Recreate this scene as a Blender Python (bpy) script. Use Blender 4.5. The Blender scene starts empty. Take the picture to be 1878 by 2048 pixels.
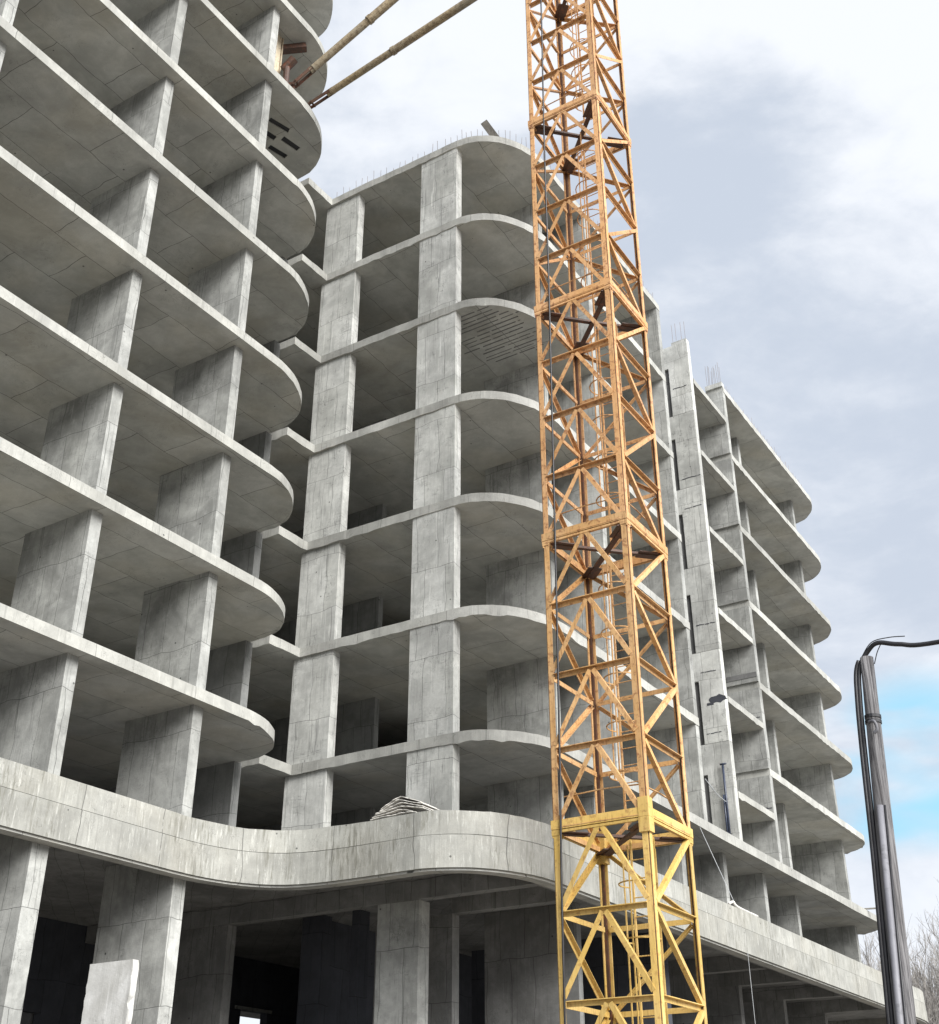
import bpy, math, random
from mathutils import Vector, Matrix
from mathutils.geometry import tessellate_polygon
random.seed(7)
R = math.radians
S = bpy.context.scene
COL = S.collection
CZ = 1.6                      # eye height above the ground; builders below use z relative to the eye

# ---------------------------------------------------------------- camera
cd = bpy.data.cameras.new('camera'); cam = bpy.data.objects.new('camera', cd); COL.objects.link(cam)
yaw, pitch, roll = -0.5662376, 0.5034193, -0.0004765
fwd = Vector((math.sin(yaw)*math.cos(pitch), math.cos(yaw)*math.cos(pitch), math.sin(pitch)))
rt = Vector((math.cos(yaw), -math.sin(yaw), 0)); up = rt.cross(fwd)
rt2 = rt*math.cos(roll) + up*math.sin(roll); up2 = -rt*math.sin(roll) + up*math.cos(roll)
M = Matrix((rt2, up2, -fwd)).transposed().to_4x4(); M.translation = Vector((0, 0, CZ)); cam.matrix_world = M
cd.sensor_fit = 'HORIZONTAL'; cd.sensor_width = 36; cd.lens = 2422.267/1878*36
cd.clip_start = .1; cd.clip_end = 3000
S.camera = cam
S.render.resolution_x = 939; S.render.resolution_y = 1024
S.view_settings.view_transform = 'Standard'; S.view_settings.look = 'None'; S.view_settings.gamma = 1
S.view_settings.exposure = 1.18

# ---------------------------------------------------------------- sun and sky
SUN = Vector((.92, -.37, .70)).normalized()
sl = bpy.data.lights.new('sun', 'SUN'); sl.energy = 3.2; sl.angle = R(42); sl.color = (1, .98, .945)
so = bpy.data.objects.new('sun', sl); COL.objects.link(so)
so.rotation_euler = (-SUN).to_track_quat('-Z', 'Y').to_euler(); so.location = (40, 0, 60)

class NT:
    def __init__(s, tree): s.t = tree; s.n = tree.nodes; s.l = tree.links
    def new(s, typ, ins=None, **kw):
        n = s.n.new(typ)
        for k, v in kw.items(): setattr(n, k, v)
        for k, v in (ins or {}).items():
            if isinstance(v, bpy.types.NodeSocket): s.l.new(v, n.inputs[k])
            else: n.inputs[k].default_value = v
        return n
    def math(s, op, a, b=0.0, c=None, clamp=False):
        d = {0: a, 1: b}
        if c is not None: d[2] = c
        return s.new('ShaderNodeMath', d, operation=op, use_clamp=clamp).outputs[0]
    def vmul(s, v, k): return s.new('ShaderNodeVectorMath', {0: v, 1: k}, operation='MULTIPLY').outputs[0]
    def noise(s, v, scale, detail=4, rough=.55, dist=0):
        return s.new('ShaderNodeTexNoise', {'Vector': v, 'Scale': scale, 'Detail': detail, 'Roughness': rough, 'Distortion': dist}).outputs[0]
    def ramp(s, f, lo, hi, a=0.0, b=1.0):
        return s.new('ShaderNodeMapRange', {0: f, 1: lo, 2: hi, 3: a, 4: b}, clamp=True, interpolation_type='SMOOTHSTEP').outputs[0]
    def mix(s, f, a, b, mode='MIX'):
        n = s.n.new('ShaderNodeMix'); n.data_type = 'RGBA'; n.blend_type = mode; n.clamp_factor = True
        for i, v in ((0, f), (6, a), (7, b)):
            if isinstance(v, bpy.types.NodeSocket): s.l.new(v, n.inputs[i])
            else: n.inputs[i].default_value = v if i == 0 else (*v, 1) if len(v) == 3 else v
        return n.outputs[2]

w = bpy.data.worlds.new('World'); S.world = w; w.use_nodes = True
T = NT(w.node_tree); T.n.clear()
el = math.asin(SUN.z); az = math.atan2(SUN.x, SUN.y)
sky = T.new('ShaderNodeTexSky', sky_type='NISHITA', sun_disc=False, sun_elevation=el, sun_rotation=az, altitude=100).outputs[0]
D = T.new('ShaderNodeTexCoord').outputs['Generated']
warp = T.vmul(D, (1.0, 1.0, 1.9))
off = T.new('ShaderNodeVectorMath', {0: warp, 1: (5.3, 2.6, 1.9)}, operation='ADD').outputs[0]
n1 = T.noise(off, 2.6, 8, .56, .25); n2 = T.noise(off, 9.0, 7, .62, .3)
cl = T.math('ADD', T.math('MULTIPLY', n1, .78), T.math('MULTIPLY', n2, .22))
cloud = T.mix(T.ramp(cl, .40, .59), (5.7, 6.3, 7.3), (8.9, 9.2, 9.7))
# openings with blue sky low down
dz = T.new('ShaderNodeSeparateXYZ', {0: D}).outputs[2]
low = T.ramp(dz, .16, .30); high = T.ramp(dz, .33, .44, 1, 0)
n3 = T.noise(T.vmul(D, (1, 1, 2.6)), 4.2, 4, .5, .2)
b0 = Vector((-0.1890, 0.9458, 0.2640))
near = T.new('ShaderNodeVectorMath', {0: D, 1: tuple(b0)}, operation='DOT_PRODUCT').outputs['Value']
spot = T.math('MULTIPLY', T.ramp(near, .9955, .9990), T.ramp(dz, .205, .235))
hole = T.math('MAXIMUM', T.math('MULTIPLY', spot, T.ramp(n3, .40, .56)), T.math('MULTIPLY', T.math('MULTIPLY', low, high), T.ramp(n3, .66, .78)))
blue = T.mix(.10, (4.0, 7.8, 10.0), sky)
cloud = T.mix(T.ramp(dz, .25, .12), cloud, (8.5, 8.8, 9.4))
colr = T.mix(hole, cloud, blue)
colr = T.mix(.06, colr, sky)
bg = T.new('ShaderNodeBackground', {0: colr, 1: .05})
T.l.new(bg.outputs[0], T.new('ShaderNodeOutputWorld').inputs[0])

# ---------------------------------------------------------------- materials
def mat(name):
    m = bpy.data.materials.new(name); m.use_nodes = True; t = NT(m.node_tree)
    return m, t, t.n['Principled BSDF']

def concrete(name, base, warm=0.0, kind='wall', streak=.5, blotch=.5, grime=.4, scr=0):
    m, t, b = mat(name)
    g = t.new('ShaderNodeNewGeometry'); P = g.outputs['Position']
    sx = t.new('ShaderNodeSeparateXYZ', {0: P}); x, y, z = sx.outputs
    rnd = t.new('ShaderNodeObjectInfo').outputs['Random']
    off = t.new('ShaderNodeCombineXYZ', {0: t.math('MULTIPLY', rnd, 37.0), 1: t.math('MULTIPLY', rnd, 11.0), 2: 0.0}).outputs[0]
    Q = t.new('ShaderNodeVectorMath', {0: P, 1: off}, operation='ADD').outputs[0]
    big = t.noise(Q, .8, 5, .6, .6); mid = t.noise(Q, 3.7, 6, .65, .3); fine = t.noise(P, 38, 3, .6)
    lo = tuple(c*(1-.42*blotch) for c in base); hi = tuple(min(.85, c*(1+.30*blotch)) for c in base)
    c = t.mix(t.ramp(big, .3, .7), lo, hi)
    c = t.mix(t.math('MULTIPLY', t.ramp(mid, .42, .72), .55*blotch), c, tuple(v*.62 for v in base))
    c = t.mix(t.math('MULTIPLY', t.ramp(mid, .50, .30), .45*blotch), c, tuple(min(.9, v*1.32) for v in base))
    if warm:
        c = t.mix(t.math('MULTIPLY', t.ramp(t.noise(Q, .55, 3), .42, .68), warm), c, (base[0]*.98, base[1]*.86, base[2]*.66))
    # run-off streaks, vertical
    if streak:
        st = t.noise(t.vmul(Q, (7.5, 7.5, .38)), 1.6, 5, .7, .2)
        st2 = t.noise(t.vmul(Q, (2.2, 2.2, .22)), 1.5, 3, .6)
        mask = t.math('MULTIPLY', t.ramp(st, .50, .66), t.ramp(st2, .42, .62))
        c = t.mix(t.math('MULTIPLY', mask, .75*streak), c, tuple(v*.45 for v in base))
        mask2 = t.math('MULTIPLY', t.ramp(st, .44, .33), t.ramp(st2, .55, .40))
        c = t.mix(t.math('MULTIPLY', mask2, .6*streak), c, tuple(min(.9, v*1.45) for v in base))
    # dark scratches / laitance cracks
    vo = t.new('ShaderNodeTexNoise', {'Vector': t.vmul(Q, (2.2, 2.2, 1.1)), 'Scale': 1.5, 'Detail': 7, 'Roughness': .62, 'Distortion': 1.2}).outputs[0]
    line = t.ramp(t.math('ABSOLUTE', t.math('SUBTRACT', vo, .5)), .0, .006, 1, 0)
    line = t.math('MULTIPLY', line, t.ramp(t.noise(Q, 1.3, 2), .50, .62))
    c = t.mix(t.math('MULTIPLY', line, grime), c, tuple(v*.25 for v in base))
    if scr:
        for k_, sc in (((13, 13, .9), .55), ((1.1, 1.1, 11), .40)):
            vv = t.noise(t.vmul(Q, k_), 1.0, 3, .5, .15)
            ln = t.ramp(t.math('ABSOLUTE', t.math('SUBTRACT', vv, .53)), .004, .022, 1, 0)
            ln = t.math('MULTIPLY', ln, t.ramp(t.noise(Q, 2.3, 3, .6), .50, .64))
            c = t.mix(t.math('MULTIPLY', ln, sc*scr), c, tuple(v*.30 for v in base))
    # formwork joints
    if kind == 'wall':
        u = t.math('ADD', x, y); wv = t.new('ShaderNodeCombineXYZ', {0: u, 1: z, 2: 0.0}).outputs[0]; bw, bh = .62, 1.55
    elif kind == 'rim': wv = t.new('ShaderNodeCombineXYZ', {0: t.math('ADD', x, y), 1: 1.0, 2: 0.0}).outputs[0]; bw, bh = 2.6, 60.0
    elif kind == 'soffit':
        wv = t.new('ShaderNodeCombineXYZ', {0: y, 1: x, 2: 0.0}).outputs[0]; bw, bh = 2.44, 1.22
    else:
        uv = t.new('ShaderNodeUVMap').outputs[0]; wv = uv; bw, bh = 1.9, 40.0
    if kind != 'par': wv = t.new('ShaderNodeVectorMath', {0: wv, 1: t.new('ShaderNodeCombineXYZ', {0: t.math('MULTIPLY', rnd, 7.3), 1: t.math('MULTIPLY', rnd, 5.1), 2: 0.0}).outputs[0]}, operation='ADD').outputs[0]
    wob = t.new('ShaderNodeVectorMath', {0: wv, 1: t.vmul(t.new('ShaderNodeTexNoise', {'Vector': P, 'Scale': 1.1}).outputs[1], (.22, .22, 0))}, operation='ADD').outputs[0]
    br = t.new('ShaderNodeTexBrick', {'Vector': wob, 'Color1': (.80, .80, .78, 1), 'Color2': (1, 1, 1, 1), 'Mortar': (0, 0, 0, 1), 'Scale': 1.0,
               'Mortar Size': .007 if kind != 'par' else .010, 'Mortar Smooth': .5, 'Brick Width': bw, 'Row Height': bh})
    br.offset = .37; br.squash = 1.0
    fade = t.ramp(t.noise(Q, 1.0, 3), .38, .56)
    c = t.mix(t.math('MULTIPLY', t.math('MULTIPLY', br.outputs['Fac'], fade), .45), c, tuple(v*.30 for v in base))
    c = t.mix(.8 if kind == 'soffit' else .6, c, t.mix(1.0, c, br.outputs['Color'], 'MULTIPLY'))
    if kind == 'par':    # rough drips under the pour line
        pz = t.new('ShaderNodeSeparateXYZ', {0: t.new('ShaderNodeUVMap').outputs[0]}).outputs
        dr = t.noise(t.new('ShaderNodeCombineXYZ', {0: t.math('MULTIPLY', pz[0], 11.0), 1: t.math('MULTIPLY', pz[1], 1.2), 2: 0.0}).outputs[0], 1.6, 6, .75, .5)
        reg = t.math('MULTIPLY', t.ramp(t.noise(P, .55, 3), .42, .56), t.ramp(t.noise(t.new('ShaderNodeCombineXYZ', {0: pz[0], 1: t.math('MULTIPLY', pz[1], .2), 2: 0.0}).outputs[0], 3.0, 3, .6), .38, .60))
        c = t.mix(t.math('MULTIPLY', t.math('MULTIPLY', t.ramp(dr, .49, .62), reg), .85), c, (base[0]*.42, base[1]*.41, base[2]*.36))
        c = t.mix(t.math('MULTIPLY', t.ramp(dr, .44, .36), .5), c, (.60, .60, .56))
    # tie holes / blow holes
    v = t.new('ShaderNodeTexVoronoi', {'Vector': Q, 'Scale': 1.7}); dd = v.outputs['Distance']
    hole = t.ramp(dd, .030, .045, 1, 0)
    c = t.mix(t.math('MULTIPLY', hole, .8), c, (.03, .03, .03))
    c = t.mix(t.math('MULTIPLY', t.ramp(fine, .35, .7), .22), c, tuple(v*.6 for v in base))
    val = t.math('ADD', .90, t.math('MULTIPLY', rnd, .18))
    c = t.new('ShaderNodeHueSaturation', {'Color': c, 'Value': val, 'Saturation': 1.0}).outputs[0]
    t.l.new(c, b.inputs['Base Color']); b.inputs['Roughness'].default_value = .93; b.inputs['Specular IOR Level'].default_value = .25
    hgt = t.math('ADD', t.math('MULTIPLY', mid, .7), t.math('MULTIPLY', fine, .25))
    hgt = t.math('SUBTRACT', hgt, t.math('MULTIPLY', br.outputs['Fac'], .5))
    bp = t.new('ShaderNodeBump', {'Height': hgt, 'Strength': .35, 'Distance': .02})
    t.l.new(bp.outputs[0], b.inputs['Normal'])
    return m

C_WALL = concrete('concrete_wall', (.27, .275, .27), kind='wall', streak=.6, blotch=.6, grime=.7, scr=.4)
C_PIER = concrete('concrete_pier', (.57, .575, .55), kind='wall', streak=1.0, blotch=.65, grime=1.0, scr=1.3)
C_EDGE = concrete('concrete_soffit', (.50, .50, .475), warm=.26, kind='soffit', streak=0, blotch=.5, grime=.8)
C_RIM = concrete('concrete_slab_rim', (.43, .43, .405), kind='rim', streak=.7, blotch=.5, grime=.9, scr=.5)
C_FIN = concrete('concrete_light_wall', (.38, .385, .37), kind='wall', streak=.8, blotch=.85, grime=1.0, scr=.8)
C_PAR = concrete('concrete_parapet', (.37, .37, .345), warm=.15, kind='par', streak=.5, blotch=.5, grime=.9)
C_DARK = concrete('concrete_inner', (.20, .20, .20), kind='wall', streak=.4, blotch=.5, grime=.5)  # darker base puts room shade into the inner walls; rough marks share it
C_DEEP = concrete('shade_and_scar_concrete', (.07, .074, .088), kind='wall', streak=.4, blotch=.5, grime=.5)  # near-black base paints in deep interior shade; wall scars reuse it
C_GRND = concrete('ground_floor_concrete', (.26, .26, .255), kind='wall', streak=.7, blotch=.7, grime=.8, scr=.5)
C_ROUGH = concrete('concrete_weathered', (.72, .71, .67), kind='rim', streak=.9, blotch=.9, grime=1.0, scr=.8)

def paint(name, c1, c2, rust=.5, rcol=(.14, .045, .022), lo=.50, hi=.66, rough=.55):
    m, t, b = mat(name)
    P = t.new('ShaderNodeNewGeometry').outputs['Position']
    rnd = t.new('ShaderNodeObjectInfo').outputs['Random']
    a = t.noise(P, 1.1, 4); f = t.noise(P, 9, 6, .7, .4); st = t.noise(t.vmul(P, (30, 30, 2.5)), 1, 4, .6)
    c = t.mix(t.ramp(a, .3, .7), c1, c2)
    c = t.mix(t.math('MULTIPLY', t.ramp(st, .45, .7), .35), c, tuple(v*.62 for v in c1))
    r = t.math('MAXIMUM', t.ramp(f, lo, hi), t.math('MULTIPLY', t.ramp(st, .58, .70), .7))
    c = t.mix(t.math('MULTIPLY', r, rust), c, t.mix(t.ramp(t.noise(P, 25, 2), .3, .7), rcol, tuple(v*1.9 for v in rcol)))
    c = t.new('ShaderNodeHueSaturation', {'Color': c, 'Value': t.math('ADD', .85, t.math('MULTIPLY', rnd, .25)), 'Saturation': 1.0}).outputs[0]
    t.l.new(c, b.inputs['Base Color']); b.inputs['Roughness'].default_value = rough; b.inputs['Specular IOR Level'].default_value = .35
    bp = t.new('ShaderNodeBump', {'Height': f, 'Strength': .25, 'Distance': .01}); t.l.new(bp.outputs[0], b.inputs['Normal'])
    return m
P_OC = paint('ochre_paint', (.60, .345, .135), (.67, .425, .21), .65, lo=.50, hi=.65)
P_OR = paint('orange_paint', (.60, .33, .135), (.68, .41, .21), .70, lo=.50, hi=.64)
P_JT = paint('worn_orange_paint', (.50, .27, .11), (.60, .36, .19), .85, lo=.46, hi=.60)
P_YE = paint('yellow_paint', (.60, .40, .11), (.66, .46, .17), .50, lo=.52, hi=.68)
P_RU = paint('rusty_steel', (.06, .033, .024), (.10, .058, .04), .6)
P_CR = paint('cream_paint', (.60, .52, .38), (.66, .58, .46), .5)
P_TIE = paint('tie_tube_paint', (.33, .255, .15), (.25, .22, .165), .75, rcol=(.085, .06, .035), lo=.42, hi=.62)
STEEL = paint('dark_rebar', (.16, .14, .13), (.22, .18, .16), .5)
GALV = paint('galvanised', (.15, .15, .17), (.21, .21, .23), .5, rcol=(.07, .07, .075))
WIRE = paint('pale_wire', (.42, .44, .46), (.50, .51, .52), .15, rcol=(.2, .2, .2))
def plain(name, c, rough=.6, n=.3, metallic=0):
    m, t, b = mat(name); P = t.new('ShaderNodeNewGeometry').outputs['Position']
    cc = t.mix(t.ramp(t.noise(P, 6, 5, .6), .3, .7), tuple(v*(1-n) for v in c), tuple(v*(1+n) for v in c))
    t.l.new(cc, b.inputs['Base Color']); b.inputs['Roughness'].default_value = rough; b.inputs['Metallic'].default_value = metallic
    return m
BLACK = plain('black_rubber', (.015, .015, .018), .45)
PIPEB = plain('blue_black_pipe', (.035, .045, .075), .4)
SHEET = plain('weathered_sheet_metal', (.62, .60, .56), .45, .25)
BOARD = plain('grey_board', (.16, .15, .13), .8)
BARK = plain('bark', (.25, .235, .22), .9)
def wood_pole():
    m, t, b = mat('weathered_wood'); P = t.new('ShaderNodeTexCoord').outputs['Object']
    g = t.noise(t.vmul(P, (34, 34, .8)), 1, 6, .7, .3); a = t.noise(P, 2, 3)
    c = t.mix(t.ramp(g, .35, .62), (.035, .033, .036), (.21, .205, .21)); c = t.mix(t.math('MULTIPLY', t.ramp(a, .4, .7), .4), c, (.16, .15, .15))
    t.l.new(c, b.inputs['Base Color']); b.inputs['Roughness'].default_value = .9
    t.l.new(t.new('ShaderNodeBump', {'Height': g, 'Strength': .8, 'Distance': .01}).outputs[0], b.inputs['Normal'])
    return m
WOOD = wood_pole()
def ground_mat():
    m, t, b = mat('site_ground'); P = t.new('ShaderNodeNewGeometry').outputs['Position']
    c = t.mix(t.ramp(t.noise(P, .25, 8, .65), .35, .65), (.13, .12, .105), (.24, .225, .20)); c = t.mix(t.math('MULTIPLY', t.noise(P, 12, 4), .4), c, (.2, .19, .17))
    t.l.new(c, b.inputs['Base Color']); b.inputs['Roughness'].default_value = .95
    return m
GROUND = ground_mat()

# ---------------------------------------------------------------- mesh helpers
class MB:
    def __init__(s): s.v = []; s.f = []; s.uv = None
    def add(s, vs, fs):
        o = len(s.v); s.v += [tuple(v) for v in vs]; s.f += [tuple(i+o for i in f) for f in fs]; return s
    def box(s, x0, x1, y0, y1, z0, z1):
        return s.add([(x0,y0,z0),(x1,y0,z0),(x1,y1,z0),(x0,y1,z0),(x0,y0,z1),(x1,y0,z1),(x1,y1,z1),(x0,y1,z1)],
                     [(0,3,2,1),(4,5,6,7),(0,1,5,4),(1,2,6,5),(2,3,7,6),(3,0,4,7)])
    def beam(s, a, b, wd, hd=None, upv=(0, 0, 1), shift=(0, 0)):
        """rectangular bar from a to b: wd across, hd along upv"""
        hd = wd if hd is None else hd
        a, b = Vector(a), Vector(b); d = (b-a).normalized(); u = Vector(upv)
        if abs(d.dot(u)) > .98: u = Vector((1, 0, 0))
        sd = d.cross(u).normalized(); u = sd.cross(d).normalized()
        o = sd*shift[0] + u*shift[1]
        vs = [p+o+sd*i*wd/2+u*j*hd/2 for p in (a, b) for i, j in ((-1,-1),(1,-1),(1,1),(-1,1))]
        return s.add(vs, [(0,1,2,3),(7,6,5,4),(0,4,5,1),(1,5,6,2),(2,6,7,3),(3,7,4,0)])
    def angle(s, a, b, wd, th, upv=(0, 0, 1), flip=1):
        """rolled angle section: two plates at right angles"""
        a, b = Vector(a), Vector(b); d = (b-a).normalized(); u = Vector(upv)
        sd = d.cross(u).normalized(); u = sd.cross(d).normalized()
        s.beam(a, b, wd, th, upv, (0, wd/2-th/2))
        s.beam(a, b, th, wd-th, upv, (flip*(wd/2-th/2), -th/2))
        return s
    def tube(s, pts, r, n=8, r1=None, cap=True):
        pts = [Vector(p) for p in pts]; m = len(pts); base = len(s.v)
        prev = None
        for i, p in enumerate(pts):
            d = (pts[min(i+1, m-1)]-pts[max(i-1, 0)]).normalized()
            if prev is None:
                u = Vector((0, 0, 1)) if abs(d.z) < .9 else Vector((1, 0, 0)); u = (u-d*u.dot(d)).normalized()
            else: u = (prev-d*prev.dot(d)).normalized()
            prev = u; sd = d.cross(u)
            rr = r if r1 is None else r+(r1-r)*i/(m-1)
            for k in range(n):
                a = 2*math.pi*k/n; s.v.append(tuple(p+(u*math.cos(a)+sd*math.sin(a))*rr))
        for i in range(m-1):
            for k in range(n):
                a = base+i*n+k; b = base+i*n+(k+1) % n; s.f.append((a, a+n, b+n, b))
        if cap:
            s.f.append(tuple(base+k for k in range(n))); s.f.append(tuple(base+(m-1)*n+k for k in reversed(range(n))))
        return s
    def obj(s, name, material, parent=None, loc=(0, 0, 0), smooth=False, org=(0, 0, 0)):
        """verts are in eye-relative world coordinates; org is the object's own origin there"""
        me = bpy.data.meshes.new(name); me.from_pydata([(v[0]-org[0], v[1]-org[1], v[2]-org[2]) for v in s.v], [], s.f)
        for m_ in (material if isinstance(material, tuple) else (material,)): me.materials.append(m_)
        if isinstance(material, tuple):
            me.update()
            for p_ in me.polygons: p_.material_index = 0 if p_.normal.z < -.6 else 1
        if smooth: me.polygons.foreach_set('use_smooth', [True]*len(me.polygons))
        if s.uv:
            ul = me.uv_layers.new(name='UVMap')
            for l in me.loops: ul.data[l.index].uv = s.uv[l.vertex_index]
        me.update()
        o = bpy.data.objects.new(name, me); COL.objects.link(o); place(o, (org[0]+loc[0], org[1]+loc[1], org[2]+loc[2]), parent)
        return o
WORLD = {}
def place(o, eye, parent=None):
    p = Vector((eye[0], eye[1], eye[2]+CZ)); WORLD[o.name] = p
    if parent is not None: o.parent = parent; o.location = p - WORLD[parent.name]
    else: o.location = p
def copy(o, eye, parent):
    c = o.copy(); COL.objects.link(c); c.parent = None; place(c, eye, parent); return c
def thing(name, label, cat, eye, group=None):
    o = bpy.data.objects.new(name, None); COL.objects.link(o); o.empty_display_size = .3; place(o, eye)
    o['label'] = label; o['category'] = cat
    if group: o['group'] = group
    return o
def tag(o, label, cat, group=None):
    o['label'] = label; o['category'] = cat
    if group: o['group'] = group
    return o

# ---------------------------------------------------------------- ground
g = MB(); g.add([(-900,-900,-CZ),(900,-900,-CZ),(900,900,-CZ),(-900,900,-CZ)], [(0,1,2,3)])
go = g.obj('ground', GROUND); go['kind'] = 'structure'

# ---------------------------------------------------------------- the unfinished building
B = thing('unfinished_building', 'unfinished grey concrete frame building with open storeys and rounded slab ends behind the crane', 'building', (-16, 20, -CZ))
Z0, H, TH = 5.661, 3.0, .235
zt = lambda L: Z0+H*L
zu = lambda L: zt(L)-TH

def arc(cx, cy, rx, ry, a0, a1, n):
    return [(cx+rx*math.cos(R(a0+(a1-a0)*i/n)), cy+ry*math.sin(R(a0+(a1-a0)*i/n))) for i in range(n+1)]
def resample(pts, step, closed=True):
    out = []; n = len(pts)
    for i in range(n if closed else n-1):
        a, b = Vector(pts[i]), Vector(pts[(i+1) % n]); L = (b-a).length; k = max(1, int(round(L/step)))
        if L > 16 : k = max(1, int(L/3))
        for j in range(k): out.append(tuple(a+(b-a)*j/k))
    if not closed: out.append(tuple(pts[-1]))
    return out
def slab(poly, ztop, th, rough=.014, lip=.034, holes=(), step=.22, seed=0):
    """floor slab: flat top and soffit, slightly uneven edge with a ragged grout lip below"""
    rg = random.Random(seed); P = resample(poly, step); n = len(P); mb = MB()
    out, inn = [], []
    sm = [0]*n; v = 0
    for i in range(n): v = v*.6+rg.uniform(-1, 1)*.6; sm[i] = v
    for i in range(n):
        a, b = Vector(P[i-1]), Vector(P[(i+1) % n]); d = (b-a).normalized(); nr = Vector((d.y, -d.x))
        p = Vector(P[i]); j = sm[i]*rough
        out.append(p+nr*j); inn.append(p-nr*.05)
    zb = ztop-th
    lips = [lip*max(0, sm[(i*7+3) % n])**1.3*.9 if rg.random() < .8 else lip*1.4*rg.random() for i in range(n)]
    base = 0
    vs = [(p.x, p.y, ztop+rg.uniform(-.006, .006)) for p in out] + [(p.x, p.y, zb-lips[i]) for i, p in enumerate(out)] + [(p.x, p.y, zb) for p in inn]
    fs = []
    for i in range(n):
        k = (i+1) % n
        fs.append((i+n, k+n, k, i)); fs.append((i+2*n, k+2*n, k+n, i+n))
    mb.add(vs, fs)
    hl = [[Vector((x, y, 0)) for x, y in h] for h in holes]
    for ring0, zz, flip in ((out, ztop, False), (inn, zb, True)):
        rings = [[Vector((p.x, p.y, 0)) for p in ring0]] + hl
        flat = [v for r_ in rings for v in r_]
        tris = tessellate_polygon(rings)
        pts = []; 
        for i, v_ in enumerate(flat):
            pts.append((v_.x, v_.y, vs[i][2] if (zz == ztop and i < n) else zz))
        tri2 = []
        for t_ in tris:
            a, b, c = (flat[k] for k in t_)
            up_ = (b-a).cross(c-a).z > 0
            if up_ == flip: t_ = (t_[0], t_[2], t_[1])
            tri2.append(tuple(t_))
        mb.add(pts, tri2)
    for h in holes:
        m_ = len(h); vv = [(x, y, ztop) for x, y in h]+[(x, y, zb) for x, y in h]
        mb.add(vv, [(i, (i+1) % m_, (i+1) % m_+m_, i+m_) for i in range(m_)])
    return mb

left_poly = [(-16.96, -6), (-16.96, 17.9)] + arc(-18.80, 17.9, 1.84, 2.25, 4, 90, 16) + [(-19.6, 20.15), (-19.6, 20.42), (-34, 20.42), (-34, -6)]
arcm = arc(-14.2, 23.9, 1.79, 2.28, -90, 0, 18)
tip = arc(-13.95, 47.6, 1.55, 1.95, 3, 90, 12)
main_poly = [(-19.55, 20.45), (-18.77, 20.45), (-18.74, 21.56)] + arcm + [(-12.40, 31.84), (-14.2, 31.84), (-14.2, 37.66), (-12.40, 37.66), (-12.40, 47.6)] + tip + [(-34, 49.55), (-34, 20.45)]
tip1 = arc(-13.95, 48.2, 1.55, 2.05, 3, 90, 12)
main_poly1 = [(-19.55, 20.45), (-18.77, 20.45), (-18.74, 21.56)] + arcm + [(-12.40, 48.2)] + tip1 + [(-34, 50.25), (-34, 20.45)]
holes7 = [[(-18.03,17.85),(-17.85,18.47),(-18.00,18.56),(-18.19,17.92)], [(-18.17,18.60),(-18.06,19.20),(-18.24,19.24),(-18.36,18.66)],
          [(-18.72,18.65),(-18.56,19.23),(-18.74,19.28),(-18.90,18.70)], [(-18.50,17.95),(-18.36,18.50),(-18.54,18.56),(-18.68,18.02)]]
for L in range(1, 10):
    slab(left_poly, zt(L), TH, seed=L, holes=holes7 if L == 7 else ()).obj('floor_slab', (C_EDGE, C_RIM), B, org=(-17, 10, zt(L)))
for L in range(1, 8):
    slab(main_poly1 if L == 1 else main_poly, zt(L), TH, seed=40+L).obj('floor_slab', (C_EDGE, C_RIM), B, org=(-14, 30, zt(L)))
for hx, hy in ((-18.02, 18.2), (-18.21, 18.92), (-18.73, 18.98), (-18.52, 18.26)):
    MB().box(hx-.22, hx+.22, hy-.40, hy+.40, zu(7)+.035, zu(7)+.05).obj('hole_shade_panel', BLACK, B, org=(hx, hy, zt(7)))  # added black panel inside each hole, standing in for its deep shade
land = [(-12.40, 34.50), (-12.40, 37.55), (-14.4, 37.55), (-14.4, 34.50)]
for L in range(2, 8):
    slab(land, zt(L)-1.49, .20, seed=70+L).obj('stair_landing', (C_EDGE, C_RIM), B, org=(-13, 36, zt(L)-1.49))

rbq = MB(); rgq = random.Random(9)
for i in range(15):
    y0 = 21.95+.16*i+rgq.uniform(-.02, .02); x1 = -12.75-rgq.uniform(0, .3)+(.0 if i > 3 else -.5+.12*i); xx = -15.1+rgq.uniform(0, .9)
    while xx < x1:
        xn = min(x1, xx+rgq.uniform(.3, 1.3)); rbq.box(xx, xn, y0+rgq.uniform(-.01, .01), y0+.016+rgq.uniform(0, .01), zu(5)-.012, zu(5)+.01); xx = xn+rgq.uniform(.02, .12)
rbq.obj('board_mark_ridges', C_DARK, B, org=(-14, 23, zu(5)))
# cross walls: one mesh per bay, one copy per storey
def storeys(mb, name, material, levels, org):
    first = None; res = []
    for L in levels:
        if first is None: first = mb.obj(name, material, B, org=org, loc=(0, 0, H*L)); res.append(first)
        else: res.append(copy(first, (org[0], org[1], org[2]+H*L), B))
    return res
za, zb_ = Z0, zu(1)
def wall(name, material, x0, x1, y0, y1, levels):
    return storeys(MB().box(x0, x1, y0, y1, za, zb_), name, material, levels, (x1, y0, Z0))
# left wing
wall('cross_wall', C_FIN, -19.2, -17.25, 16.73, 17.00, range(0, 9))
wall('cross_wall', C_FIN, -19.2, -17.25, 13.46, 13.73, range(0, 8))
wall('cross_wall', C_FIN, -19.2, -17.25, 9.14, 9.41, range(0, 7))
wall('cross_wall', C_FIN, -19.2, -17.25, 4.9, 5.17, range(0, 5))
wall('cross_wall', C_WALL, -24.4, -19.14, 20.03, 20.27, range(0, 9))
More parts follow.
